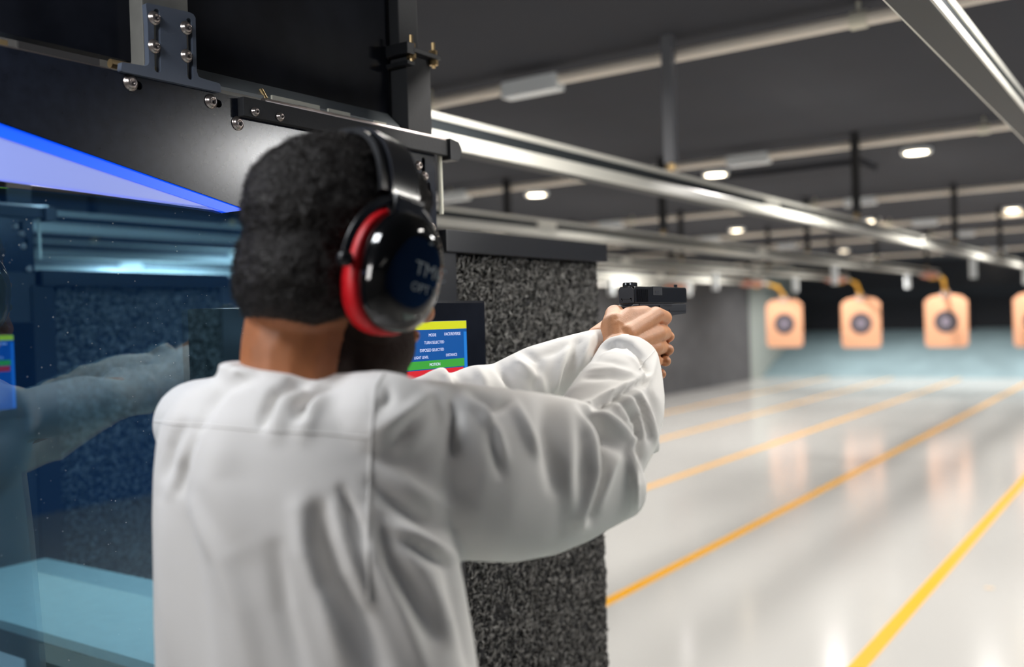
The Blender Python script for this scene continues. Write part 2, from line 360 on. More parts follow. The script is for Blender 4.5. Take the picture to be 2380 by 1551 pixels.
# glass and frame
MB().box(W-.012, W-.004, .15, 1.16, .94, 1.677).build('glass_pane', M['glass'], st)
MB().box(W-.02, W+.004, .15, 1.16, .90, .94).build('glass_sill', M['black'], st, bevel=.002)
MB().box(W-.02, W, 1.16, 1.412, .90, 1.668).build('end_panel', M['blackrough'], st)
dv = []; df = []
for i in range(420):
    y = .3+.85*random.random(); z = .95+.72*(random.random()**.55); r = random.choice([.0003, .0003, .0005, .0006])
    b = len(dv); dv += [(W-.0035, y-r, z), (W-.0035, y, z-r), (W-.0035, y+r, z), (W-.0035, y, z+r)]; df.append((b, b+1, b+2, b+3))
o = from_py('dust', dv, df, M['white'], st); tag(o, kind='stuff')
# upper glossy panel, lip, square post, bracket
MB().box(W-.06, W-.04, .10, 1.335, 1.872, 2.45).build('upper_panel', M['gloss'], st)
MB().prism([(W-.042, 1.855), (W-.012, 1.852), (W-.012, 1.857), (W-.041, 1.884)], 'y', .885, 1.33).build('panel_lip', M['lip'], st)
for q in (.60, 1.08, 1.13): MB().box(W-.04, W-.004, q, q+.018, 1.8425, 1.852).build('spacer_clip', M['brass'] if q < 1 else M['black'], st)
MB().tube((W-.006, 1.022, 1.842), (W-.02, 1.018, 1.868), .0035, n=8).build('brass_pin', M['brass'], st)
MB().box(W-.012, W-.008, 1.03, 1.13, 1.843, 1.860).box(W-.012, W-.008, 1.15, 1.20, 1.843, 1.859).box(W-.012, W-.008, 1.26, 1.29, 1.843, 1.856).build('white_shim', M['cream'], st)
MB().box(W-.115, W-.011, .808, .882, 1.85, 2.45).build('square_tube', M['tube'], st, bevel=.002)
bx = W-.001
def bz(px, py): return yz(px, py, bx)
bo = [bz(*q) for q in [(330, 12), (333, 10), (430, 31), (440, 36), (445, 44), (448, 168), (452, 180), (458, 184), (500, 196), (503, 200), (504, 217), (276, 169), (272, 166), (274, 148), (276, 147), (328, 156), (334, 154), (337, 148), (334, 60)]]
bk = plate2d('bracket', bo[::-1], [slot(bz(355, 32), bz(357, 163), .0048), slot(bz(430, 53), bz(433, 180), .0048)], .009, bx+.009, M['bracket'], st)
for q in [(358, 42), (432, 65), (358, 108), (433, 130)]: hexscrew(*q, bx+.009, bk, .0075)
for q in [(356, 160), (430, 176)]:
    p = onx(*q, bx); MB().tube((p[0]-.004, p[1], p[2]), (p[0]+.001, p[1], p[2]), .004, n=12).build('brass_stud', M['brass'], bk)
p = onx(262, 157, W-.02); MB().tube((W-.02, p[1]-.004, 1.857), (W-.02, p[1]+.03, 1.857), .006, n=12).build('brass_thumbscrew', M['brass'], bk)
# corner post with clamp
MB().box(W-.05, W-.004, 1.345, 1.412, 1.846, 2.0).build('corner_post', M['blackrough'], st, bevel=.002)
MB().box(W-.055, W-.02, 1.345, 1.398, 2.01, 2.45).build('upper_post', M['blackrough'], st, bevel=.002)
cl = MB().box(W-.07, W+.012, 1.33, 1.35, 1.985, 2.005).box(W-.07, W+.012, 1.345, 1.425, 1.99, 1.998).box(W-.07, W+.012, 1.33, 1.35, 1.965, 1.972).build('clamp', M['black'], st, bevel=.001)
for (y, x) in [(1.352, W+.002), (1.415, W+.002)]:
    MB().tube((x, y, 1.975), (x, y, 2.022), .0035, n=8).tube((x, y, 1.980), (x, y, 1.989), .0085, n=6).tube((x, y, 1.999), (x, y, 2.007), .0075, n=6).build('brass_bolt', M['brass'], cl)
# foam wall downrange of the plate
fy0, fy1, fx = 1.425, 2.03, W
MB().box(fx-.10, fx+.012, fy0, fy1+.01, 1.634, 1.676).build('top_beam', M['black'], st, bevel=.002)
MB().box(fx-.10, fx+.004, 1.40, 1.462, 0, 1.634).build('edge_post', M['black'], st)
nu, nv = 90, 220; V = []; Fc = []
for j in range(nv+1):
    for i in range(nu+1):
        y = 1.462+(fy1-1.462)*i/nu; z = 1.634*j/nv
        V.append((fx-.012+.006*noise.noise(Vector((0, y*60, z*60)))+.004*noise.noise(Vector((3, y*150, z*150))), y, z))
for j in range(nv):
    for i in range(nu):
        a = j*(nu+1)+i; Fc.append((a, a+1, a+nu+2, a+nu+1))
fm = from_py('foam_face', V, Fc, M['rubber2'], st)
MB().box(fx-.10, fx-.016, 1.462, fy1, 0, 1.634).build('foam_core', M['rubber2'], st)
V = []; Fc = []
for i in range(24000):
    y = 1.470+(fy1-1.484)*random.random(); z = 1.63*(1-random.random()**1.25*.98); L = random.choice([.0015, .002, .003, .005, .009])*random.uniform(.6, 1.3); wd = random.uniform(.0006, .0022); a = random.uniform(-.2, 1.6) if random.random() < .7 else random.random()*pi
    t = Vector((random.uniform(-.35, .35), math.cos(a), math.sin(a))).normalized(); n = Vector((1, 0, 0)); b = t.cross(n).normalized(); n = b.cross(t)
    c = Vector((fx-.010+random.uniform(-.003, .006), y, z)); q = len(V); bend = random.uniform(-.3, .3)*L
    V += [c-t*L-b*wd, c-t*L+b*wd, c+n*wd*1.5+b*(bend+wd), c+n*wd*1.5+b*(bend-wd), c+t*L+b*wd, c+t*L-b*wd, c-n*.004]
    Fc += [(q, q+3, q+2, q+1), (q+3, q+5, q+4, q+2), (q, q+6, q+3), (q+3, q+6, q+5), (q+1, q+2, q+6), (q+2, q+4, q+6)]
o = from_py('rubber_shreds', V, Fc, M['rubber'], st); tag(o, kind='stuff')
for o in [c for c in bpy.data.objects if c.type == 'MESH']:
    r_ = o
    while r_.parent: r_ = r_.parent
    if r_ is st: fix(o)
bpy.context.view_layer.update()
st2 = copy_tree(st, None, (-1.38, 0, 0), kidmap()); st2['label'] = 'next steel and foam partition, seen through the tinted glass'

# ------------------------------------------------------------------ control screens on the partitions
cs = empty('control_screen', 'black-framed touch screen with yellow, blue, green and red rows beside the shooter', 'screen', 'lane control screens', (-.954, 1.15, 1.44))
XO = .04
MB().box(-.045, 0, -.15, .152, -.14, .096).build('housing', M['gloss'], cs, bevel=.004)
MB().box(-.16, -.045, -.03, .03, -.05, .02).build('mounting_arm', M['black'], cs, bevel=.003)
sc_ = MB().box(-.001, .0012, -.12, .098, -.115, .064).build('display', M['scr'], cs)
MB().box(.001, .0018, -.12, .097, .051, .0635).build('yellow_bar', M['scry'], sc_)
MB().box(.001, .0018, -.12, .089, -.009, .0035).build('green_bar', M['scrg'], sc_)
MB().box(.001, .0018, -.12, .086, -.0235, -.0105).build('red_bar', M['scrr'], sc_)
MB().box(.001, .0016, .090, .097, -.112, .046).build('side_line', M['scrline'], sc_)
def scrtxt(s, y, z, size=.0085):
    mw = Matrix([[0, 0, 1, .0022], [1, 0, 0, y], [0, 1, 0, z], [0, 0, 0, 1]])
    return text('screen_text', s, size, mw, M['scrt'], sc_, .0001)
scrtxt('MODE', .010, .0425, .0065); scrtxt('FACE/REVERSE', .060, .043, .0065)
scrtxt('TURN SELECTED', .014, .031, .0065); scrtxt('EXPOSED SELECTED', .008, .0195, .0065)
scrtxt('LIGHT LEVEL', -.018, .009, .006); scrtxt('DISTANCE', .056, .010, .006); scrtxt('MOTION', .014, -.003, .0065); scrtxt('STOP', .014, -.017, .0065)
bpy.context.view_layer.update()
cs2 = copy_tree(cs, None, (-1.38, 0, 0), kidmap()); cs2['label'] = 'blue touch screen seen through the tinted glass at the far left edge'

# canopy added out of view to shade the upper sleeve
cn = empty('sleeve_shade_canopy', 'dark steel canopy added above the view to shade the upper sleeve', 'canopy', None, (-.45, .95, 2.2))
MB().box(-.66, .66, -.75, .68, 0, .03).build('roof_sheet', M['black'], cn)
MB().box(-.66, .66, .65, .68, -.04, 0).build('front_lip', M['black'], cn)
for x in (-.6, .6): MB().box(x-.012, x+.012, .3, .324, .03, .459).build('hanger', M['blackrough'], cn)
# ------------------------------------------------------------------ shelves
def shelf(x0, x1, label, y=1.05):
    s = empty('bench_shelf', label, 'shelf', 'stall shelves', (x0, y, 0))
    MB().box(0.005, x1-x0-.005, 0, .36, .885, .905).build('shelf_top', M['shelf'], s, bevel=.002)
    MB().box(0.005, x1-x0-.005, -.004, .02, .84, .884).build('front_edge', M['shelfedge'], s)
    MB().box(.005, x1-x0-.005, .34, .355, .3, .884).build('front_apron', M['blackrough'], s)
    return s
shelf(-2.52, -1.164, 'pale green-grey shelf with dark front edge, seen through the tinted glass')
shelf(-1.13, .21, 'grey stall shelf in front of the shooter, just below the view', .955)
tag(MB().prism([(-.015, -.02), (.03, -.012), (.022, .02), (-.02, .012)], 'z', 0, .0015).build('paper_scrap', M['paper']), 'small tan paper scrap lying on the white floor', 'scrap')
bpy.data.objects['paper_scrap'].location = onz(2297, 1367, 0.001)

# ------------------------------------------------------------------ clay modelling: closed shapes fused by a voxel remesh
class Clay:
    def __init__(s): s.V = []; s.F = []; s.n = 0
    def add(s, V, Fc):
        V = np.asarray(V, float); s.V.append(V); s.F += [tuple(i+s.n for i in f) for f in Fc]; s.n += len(V)
    def rings(s, rings, n=40):    # rings: (centre, axisA, axisB)
        V = []; th = np.linspace(0, 2*pi, n, endpoint=False)
        for c, a, b in rings: V.append(np.asarray(c)+np.outer(np.cos(th), a)+np.outer(np.sin(th), b))
        k = len(rings); V = np.vstack(V+[np.asarray([rings[0][0]]), np.asarray([rings[-1][0]])]); Fc = []
        for q in range(k-1):
            for i in range(n): j = (i+1) % n; Fc.append((q*n+i, q*n+j, (q+1)*n+j, (q+1)*n+i))
        for i in range(n): j = (i+1) % n; Fc.append((j, i, k*n)); Fc.append(((k-1)*n+i, (k-1)*n+j, k*n+1))
        # orientation
        A = V[[f[0] for f in Fc]]; B = V[[f[1] for f in Fc]]; C = V[[f[2] for f in Fc]]
        vol = np.einsum('ij,ij->i', A-V.mean(0), np.cross(B-A, C-A)).sum()
        if vol < 0: Fc = [f[::-1] for f in Fc]
        s.add(V, Fc); return s
    def ell(s, c, A, n=24):       # A: 3 semi-axis vectors
        A = [np.asarray(a, float) for a in A]; c = np.asarray(c, float)
        ph = np.linspace(0, pi, n//2+1)[1:-1]
        return s.rings([(c+A[2]*math.cos(p), A[0]*math.sin(p), A[1]*math.sin(p)) for p in ph], n)
    def cap(s, p0, p1, r0, r1=None, n=16):
        r1 = r0 if r1 is None else r1; p0 = np.asarray(p0, float); p1 = np.asarray(p1, float); d = p1-p0; L = np.linalg.norm(d); d = d/L
        a = np.cross(d, [0, 0, 1.0]);
        if np.linalg.norm(a) < 1e-3: a = np.array([1.0, 0, 0])
        a /= np.linalg.norm(a); b = np.cross(d, a); R_ = []
        for t in np.linspace(-pi/2, 0, 6)[:]: R_.append((p0+d*r0*math.sin(t)*.999, a*max(r0*math.cos(t), r0*.12), b*max(r0*math.cos(t), r0*.12)))
        for t in np.linspace(0, pi/2, 6): R_.append((p1+d*r1*math.sin(t)*.999, a*max(r1*math.cos(t), r1*.12), b*max(r1*math.cos(t), r1*.12)))
        return s.rings(R_, n)
    def chain(s, pts, rs, n=16):
        for i in range(len(pts)-1): s.cap(pts[i], pts[i+1], rs[i], rs[i+1], n)
        return s
    def fuse(s, voxel, it=3, lam=.5):
        me = bpy.data.meshes.new('clay'); me.from_pydata([tuple(v) for v in np.vstack(s.V)], [], s.F); me.update()
        o = bpy.data.objects.new('clay', me); COL.objects.link(o); m = o.modifiers.new('r', 'REMESH'); m.mode = 'VOXEL'; m.voxel_size = voxel
        bpy.context.view_layer.update(); dg = bpy.context.evaluated_depsgraph_get()
        out = bpy.data.meshes.new_from_object(o.evaluated_get(dg)); bpy.data.objects.remove(o)
        V = co(out); E_ = np.empty(len(out.edges)*2, int); out.edges.foreach_get('vertices', E_); E_ = E_.reshape(-1, 2)
        V = relax(V, E_, it, lam); setco(out, V); return out
def co(me): V = np.empty(len(me.vertices)*3); me.vertices.foreach_get('co', V); return V.reshape(-1, 3)
def setco(me, V): me.vertices.foreach_set('co', V.ravel()); me.update()
def edges(me): E_ = np.empty(len(me.edges)*2, int); me.edges.foreach_get('vertices', E_); return E_.reshape(-1, 2)
def relax(V, E_, it, lam=.5, wt=None):
    n = len(V); deg = np.bincount(E_.ravel(), minlength=n).clip(1)[:, None]
    for _ in range(it):
        A = np.zeros_like(V)
        for k in range(3): A[:, k] = np.bincount(E_[:, 0], V[E_[:, 1], k], n)+np.bincount(E_[:, 1], V[E_[:, 0], k], n)
        D = lam*(A/deg-V); V = V+(D if wt is None else D*wt[:, None])
    return V
def vnorm(me): N = np.empty(len(me.vertices)*3); me.vertices.foreach_get('normal', N) if False else me.vertex_normals.foreach_get('vector', N); return N.reshape(-1, 3)

person = empty('person', 'man from behind in white robe and ear defenders, aiming a pistol with both hands', 'person', None, (-.72, .62, 0))
PO = Vector(person.location)
def pfix(me): me.transform(Matrix.Translation(-PO)); return me
fwd = np.array([0, 1.0, 0]); rt = np.array([1.0, 0, 0]); up = np.array([0, 0, 1.0])

# ------------------------------------------------------------------ robe
def torso_ring(y, xl, xr, Z=.985, ratio=.62, sc=1.0):
    hp = (xr-xl)/2/F*Z; a = hp/math.sqrt(.612+.388*ratio**2)*sc; c = P((xl+xr)/2, y, Z)
    s1 = np.array([.775, -.632]); S_ = R @ np.array([.782, 0, .623]); S_[2] = 0; S_ /= np.linalg.norm(S_)
    T_ = np.cross(up, S_); return c, S_*a, T_*a*ratio
robe = Clay()
rr = []
base = torso_ring(1551, 322, 1122)
for z, g in [(.10, 1.34), (.3, 1.28), (.6, 1.18), (.85, 1.08), (1.0, 1.03)]:
    rr.append((np.array([base[0][0]-.0, base[0][1]+.0, z]), base[1]*g, base[2]*g*1.05))
for y, xl, xr in [(1551, 322, 1122), (1450, 319, 1108), (1330, 319, 1086), (1200, 318, 1060), (1100, 322, 1030), (1020, 332, 985), (960, 352, 950), (915, 392, 915)]:
    rr.append(torso_ring(y, xl, xr))
rr.append(torso_ring(888, 452, 885, .985, .76)); rr.append(torso_ring(872, 505, 850, .985, .95))
nk = P(672, 866, .985)
nA = R @ np.array([.070, -.010, 0]); nB = R @ np.array([0, .0, -.074]); nB[2] = .0
rr.append((nk+up*.0, nA, nB)); rr.append((nk+up*.003, nA*.95, nB*.95))
robe.rings(rr, 64)
sL, sR = P(462, 985, 1.09), P(895, 985, .905)
robe.chain([P(640, 972, 1.0), sL], [.052, .050]).chain([P(690, 985, .99), sR], [.05, .050])
robe.ell(sL+np.array([.004, .01, -.05]), [R @ np.array([.054, 0, 0]), R @ np.array([0, 0, .05]), up*.07])
robe.ell(sR+np.array([0, .02, -.04]), [R @ np.array([.055, 0, 0]), R @ np.array([0, 0, .05]), up*.085])
robe.chain([P(775, 958, .95), P(830, 938, .925), P(905, 950, .90)], [.024, .031, .034])
# right sleeve: deep bag hanging from the raised upper arm
def bag(rows, n=40):
    out = []
    for (x, t, b, Z, th) in rows:
        T = P(x, t, Z); B = P(x, b, Z); dn = R @ np.array([.70, 0, .70]); dn[2] = 0
        out.append(((T+B)/2, dn/np.linalg.norm(dn)*th, (T-B)/2))
    return out
robe.rings(bag([(850, 905, 1215, .945, .04), (930, 876, 1262, .935, .060), (1010, 884, 1290, .95, .068), (1090, 893, 1305, .975, .068), (1180, 902, 1308, 1.01, .064), (1270, 914, 1292, 1.05, .058), (1345, 930, 1262, 1.085, .052), (1410, 975, 1225, 1.115, .046), (1452, 1060, 1205, 1.135, .034), (1470, 1120, 1196, 1.145, .016)]))
robe.chain([P(1430, 1040, 1.135), P(1471, 1186, 1.147)], [.020, .009]).chain([P(1480, 1000, 1.21), P(1520, 1040, 1.215)], [.022, .010])
# forearm part of the right sleeve, rising to the cuff
def fore(rows, tilt=0.0):
    out = []
    for i, (xl, yl, xr, yr, Z, th) in enumerate(rows):
        A = P(xl, yl, Z); B = P(xr, yr, Z); out.append([(A+B)/2, (B-A)/2, th])
    C = [o[0] for o in out]; res = []
    for i, (c, a, th) in enumerate(out):
        t = C[min(i+1, len(C)-1)]-C[max(i-1, 0)]; b = np.cross(t, a); b /= np.linalg.norm(b); res.append((c, a, b*th))
    return res
robe.rings(fore([(1330, 1150, 1470, 1185, 1.12, .035), (1310, 1060, 1488, 1115, 1.15, .045), (1300, 985, 1522, 1050, 1.19, .048), (1325, 915, 1540, 985, 1.24, .050), (1352, 880, 1541, 945, 1.285, .048), (1374, 838, 1536, 895, 1.325, .044), (1392, 808, 1529, 848, 1.36, .038)]))
robe.rings(fore([(1290, 985, 1440, 1020, 1.12, .030), (1305, 930, 1470, 965, 1.165, .034), (1340, 882, 1488, 912, 1.22, .034), (1370, 850, 1486, 880, 1.26, .030), (1400, 832, 1470, 850, 1.29, .020)]))
# left sleeve
def lsl(rows):
    out = []
    for (x, t, b, Z, th) in rows:
        T = P(x, t, Z); B = P(x, b, Z); dn = R @ np.array([.5, 0, .85]); out.append(((T+B)/2, dn*th, (T-B)/2))
    return out
robe.rings(lsl([(500, 930, 1070, 1.12, .05), (650, 905, 1060, 1.165, .055), (800, 880, 1040, 1.21, .055), (930, 890, 1020, 1.245, .050), (985, 874, 1010, 1.26, .050), (1025, 862, 1005, 1.275, .050), (1052, 868, 1002, 1.285, .046), (1100, 849, 1000, 1.30, .049), (1150, 846, 990, 1.32, .044), (1190, 826, 985, 1.335, .047), (1230, 806, 965, 1.35, .044), (1300, 785, 940, 1.38, .042), (1360, 770, 900, 1.41, .040), (1402, 762, 870, 1.43, .038)]))
me = robe.fuse(.0042, 6, .5)
V = co(me); E_ = edges(me)
# folds: pixel strokes pressed into or raised from the cloth (x, y ...), width px, height m, depth range
def seglen(px, py, pl):
    best = np.full(len(px), 1e9); bt = np.zeros(len(px)); pl = np.array(pl, float); L = np.r_[0, np.cumsum(np.linalg.norm(np.diff(pl, axis=0), axis=1))]
    for i in range(len(pl)-1):
        a, b = pl[i], pl[i+1]; d = b-a; l2 = d @ d
        t = (((px-a[0])*d[0]+(py-a[1])*d[1])/l2).clip(0, 1); q = np.hypot(px-a[0]-t*d[0], py-a[1]-t*d[1])
        m = q < best; best[m] = q[m]; bt[m] = (L[i]+t[m]*math.sqrt(l2))/L[-1]
    return best, bt
TOR = (.78, 1.06); ARM = (.84, 1.10); FOR = (1.0, 1.36); LFT = (1.17, 1.48)
FOLDS = [
 # torso back (negative = valley)
 ([(800, 868), (770, 880), (725, 905), (700, 935), (697, 965)], 15, -.019, TOR), ([(740, 872), (690, 885), (640, 915), (618, 960), (612, 985)], 13, -.014, TOR),
 ([(740, 905), (716, 960), (705, 1010)], 26, .005, TOR), ([(665, 895), (655, 940), (640, 1010)], 26, .005, TOR), ([(600, 870), (520, 900), (484, 950), (470, 985)], 18, -.006, TOR),
 ([(470, 865), (440, 900), (410, 960), (395, 1010)], 26, .004, TOR), ([(430, 985), (400, 1040), (378, 1110)], 13, -.005, TOR), ([(460, 985), (435, 1050), (405, 1140)], 15, -.006, TOR), ([(445, 1010), (415, 1080), (390, 1150)], 11, .004, TOR),
 ([(410, 1100), (430, 1250), (455, 1400), (480, 1551)], 30, -.007, TOR), ([(370, 1180), (378, 1350), (400, 1551)], 22, .005, TOR), ([(450, 1180), (520, 1300), (560, 1420), (590, 1551)], 32, .007, TOR),
 ([(640, 1280), (660, 1420), (700, 1551)], 26, -.006, TOR), ([(345, 1300), (352, 1551)], 14, -.004, TOR), ([(520, 1000), (500, 1120), (560, 1260)], 50, .006, TOR),
 ([(740, 1195), (748, 1260), (775, 1350), (830, 1440), (880, 1551)], 32, -.014, TOR), ([(700, 1190), (715, 1280), (760, 1400), (800, 1551)], 34, .009, TOR), ([(775, 1180), (800, 1260), (835, 1350), (850, 1400)], 18, .006, TOR),
 ([(795, 1140), (820, 1200), (845, 1260)], 14, -.007, TOR), ([(858, 1200), (875, 1300), (930, 1420), (985, 1551)], 24, .006, TOR), ([(880, 1215), (905, 1300), (960, 1390), (1010, 1480)], 24, -.006, TOR), ([(930, 1260), (990, 1340), (1050, 1480)], 26, .006, TOR), ([(1040, 1310), (1070, 1420), (1095, 1551)], 18, -.007, TOR),
 # right shoulder and upper sleeve
 ([(875, 1000), (960, 955), (1010, 915)], 20, .010, ARM), ([(900, 900), (905, 925), (885, 950)], 12, -.007, ARM), ([(1010, 920), (960, 975), (905, 1050)], 24, -.008, ARM),
 ([(866, 1130), (930, 1180), (1010, 1225)], 22, -.013, ARM), ([(880, 1085), (960, 1140), (1060, 1190)], 30, .006, ARM), ([(885, 1215), (960, 1240), (1050, 1300)], 15, .010, ARM), ([(895, 1245), (960, 1275), (1040, 1310)], 16, -.010, ARM),
 ([(1055, 905), (1060, 960), (1050, 1050)], 16, -.008, ARM), ([(1075, 925), (1120, 950), (1150, 1000), (1170, 1065)], 14, .008, ARM), ([(1100, 925), (1150, 945), (1180, 935)], 14, -.009, ARM), ([(1190, 935), (1215, 985), (1250, 1055)], 14, .007, ARM),
 ([(1140, 960), (1150, 1030), (1165, 1100)], 14, -.005, ARM), ([(1265, 920), (1270, 1000), (1290, 1130)], 22, -.008, ARM), ([(1335, 945), (1365, 1020), (1372, 1100), (1345, 1215)], 20, .012, ARM), ([(1310, 930), (1320, 1000), (1318, 1100), (1325, 1200)], 18, .006, ARM),
 ([(1370, 950), (1400, 1030), (1392, 1120), (1372, 1200)], 15, -.012, ARM), ([(1450, 1030), (1420, 1090), (1390, 1180)], 10, .005, ARM),
 # elbow and forearm
 ([(1360, 945), (1420, 990), (1468, 1030)], 11, .012, FOR), ([(1340, 950), (1400, 1010), (1440, 1050)], 14, -.008, FOR), ([(1462, 1030), (1466, 1100), (1476, 1180)], 8, .009, FOR), ([(1480, 1010), (1490, 1070), (1484, 1110)], 12, -.011, FOR),
 ([(1420, 925), (1450, 975), (1480, 1015)], 8, .006, FOR), ([(1450, 905), (1478, 960), (1500, 1010)], 8, .007, FOR), ([(1436, 920), (1466, 975), (1490, 1020)], 7, -.007, FOR), ([(1475, 900), (1505, 960), (1526, 1030)], 8, .007, FOR), ([(1465, 905), (1490, 965), (1508, 1020)], 7, -.007, FOR), ([(1500, 880), (1520, 940), (1530, 1000)], 10, -.005, FOR),
 ([(1372, 941), (1440, 905), (1494, 873)], 7, .009, FOR), ([(1380, 952), (1445, 918), (1500, 885)], 8, -.012, FOR), ([(1492, 872), (1478, 840), (1455, 812)], 6, .005, FOR), ([(1502, 862), (1488, 828), (1462, 802), (1430, 795), (1402, 806), (1380, 835)], 8, -.012, (1.2, 1.42)),
 ([(1385, 838), (1420, 838), (1460, 850)], 7, -.003, FOR), ([(1370, 862), (1420, 858), (1480, 872)], 7, .003, FOR), ([(1360, 880), (1420, 876), (1470, 885)], 6, -.003, FOR), ([(1505, 905), (1515, 870), (1527, 820)], 5, .005, FOR),
 # left sleeve
 ([(985, 882), (1030, 868), (1050, 900)], 14, .008, LFT), ([(1050, 870), (1075, 895), (1090, 930)], 13, -.009, LFT), ([(1110, 858), (1125, 890), (1130, 930)], 14, .006, LFT), ([(1150, 842), (1180, 880), (1215, 930)], 12, -.007, LFT), ([(1200, 838), (1205, 850), (1225, 870)], 13, .007, LFT),
 ([(1215, 850), (1250, 880), (1270, 930)], 14, .005, LFT), ([(1250, 830), (1290, 815), (1340, 790)], 12, -.005, LFT), ([(1345, 795), (1325, 850), (1308, 910)], 13, -.011, LFT), ([(1325, 800), (1300, 860), (1285, 920)], 12, .007, LFT), ([(1380, 780), (1365, 800), (1345, 850)], 10, .006, LFT), ([(1240, 900), (1255, 840), (1210, 815)], 10, -.004, LFT)]
def press(me, V, E_, folds, gain=1.2):
    me.update(); N = vnorm(me); view = EYE-V; view /= np.linalg.norm(view, axis=1)[:, None]; face = np.einsum('ij,ij->i', N, view)
    px, py, pz = proj(V); wf = (face*3).clip(0, 1)
    D = np.zeros(len(V))
    for pl, wd, h, (z0, z1) in folds:
        q, t = seglen(px, py, pl); m = (q < wd*2.2) & (pz > z0) & (pz < z1) & (face > 0)
        env = np.sin(pi*(t[m]*.8+.1))**.7
        zz = np.minimum((pz[m]-z0)/.03, (z1-pz[m])/.03).clip(0, 1)
        D[m] += h*env*np.exp(-(q[m]/wd)**2*1.3)*zz
    V = V+N*(D*wf*gain)[:, None]
    return relax(V, E_, 1, .35)
V = press(me, V, E_, FOLDS); setco(me, V)
# broad, soft undulation of the skirt below the frame
m = V[:, 2] < 1.15; a = np.arctan2(V[:, 1]-base[0][1], V[:, 0]-base[0][0]); k = ((1.15-V[:, 2])/.8).clip(0, 1)
V[:, :2] *= 1; rad = V[:, :2]-base[0][:2]; V[:, :2] = base[0][:2]+rad*(1+.07*k*np.sin(a*9+V[:, 2]*2)*m)[:, None]
setco(me, V)
bv = BVHTree.FromPolygons([Vector(v) for v in V], [tuple(p.vertices) for p in me.polygons])
robe_o = link('robe', pfix(me), M['cloth'], person, True)
# sewn seams: thin raised strips laid on the cloth
def seam(pl, wd=.0035, off=.0006, dash=False, zr=None):
    pts = []
    pl = np.array(pl, float); L = np.r_[0, np.cumsum(np.linalg.norm(np.diff(pl, axis=0), axis=1))]
    for s_ in np.arange(0, L[-1], 5.0):
        q = (np.interp(s_, L, pl[:, 0]), np.interp(s_, L, pl[:, 1])); d = ray(*q); hit = bv.ray_cast(Vector(EYE), Vector(d).normalized())
        if hit[0] is not None: pts.append((hit[0], hit[1]))
    V_ = []; F_ = []
    for i, (p, n_) in enumerate(pts):
        a, b = pts[max(0, i-1)][0], pts[min(len(pts)-1, i+1)][0]; t = (b-a).normalized(); s_ = t.cross(n_).normalized()
        V_ += [p-s_*wd/2-n_*.001, p-s_*wd*.25+n_*off, p+s_*wd*.25+n_*off, p+s_*wd/2-n_*.001]
        if i:
            k = 4*i
            for j in range(3): F_.append((k-4+j, k-3+j, k+1+j, k+j))
    o = from_py('seam', V_, F_, M['cloth'], robe_o, True); o.data.transform(Matrix.Translation(-PO)); return o
seam([(892, 868), (872, 900), (866, 980), (860, 1080), (856, 1180), (856, 1300), (858, 1400)], .004, .0012)
seam([(345, 978), (400, 985), (480, 990), (600, 1000), (750, 1008), (862, 1018)], .003, .0006)
seam([(527, 848), (580, 848), (640, 855), (700, 868), (750, 884)], .0035, .001)
seam([(1486, 858), (1500, 838), (1524, 812)], .0022, .0008)

# ------------------------------------------------------------------ head frame
HC0 = P(786, 578, 1.0)
yaw = math.radians(-9); pit = math.radians(-14); rol = math.radians(3)
HM = (Matrix.Rotation(yaw, 3, 'Z') @ Matrix.Rotation(pit, 3, 'X') @ Matrix.Rotation(rol, 3, 'Y'))
HMn = np.array(HM)
def hl(x, y, z): return HC0 + HMn @ np.array([x, y, z])
def hv(x, y, z): return HMn @ np.array([x, y, z])
def hell(C, c, s): C.ell(hl(*c), [hv(s[0], 0, 0), hv(0, s[1], 0), hv(0, 0, s[2])])
head = Clay()
hell(head, (0, -.008, .028), (.074, .094, .080)); hell(head, (0, -.034, -.034), (.066, .060, .070)); hell(head, (0, .020, .045), (.066, .076, .062)); hell(head, (0, -.030, .020), (.067, .064, .066))
hell(head, (0, .048, -.024), (.062, .060, .090)); hell(head, (0, .052, -.088), (.056, .056, .044)); hell(head, (0, .088, -.110), (.028, .022, .022))
head.cap(hl(0, .102, .010), hl(0, .130, -.038), .0075, .012)
for s_ in (-1, 1):
    hell(head, (s_*.012, .119, -.042), (.009, .012, .008)); hell(head, (s_*.043, .070, -.026), (.023, .026, .024)); hell(head, (s_*.079, .0, -.012), (.008, .018, .030))
    head.cap(hl(s_*.010, .098, .022), hl(s_*.045, .084, .020), .011, .010)
    head.cap(hl(s_*.058, .010, -.060), hl(s_*.022, .075, -.100), .018, .018)
head.cap(hl(-.018, .106, -.068), hl(.018, .106, -.068), .0075, .0075); head.cap(hl(-.015, .104, -.079), hl(.015, .104, -.079), .0075, .0075)
head.chain([hl(0, -.022, -.030), P(718, 735, 1.0), P(700, 820, .995), P(690, 930, .99)], [.060, .063, .061, .060])
head.chain([hl(.0, .01, -.06), P(760, 830, 1.01), P(720, 930, 1.01)], [.045, .050, .055])
hm = head.fuse(.0026, 5, .5)

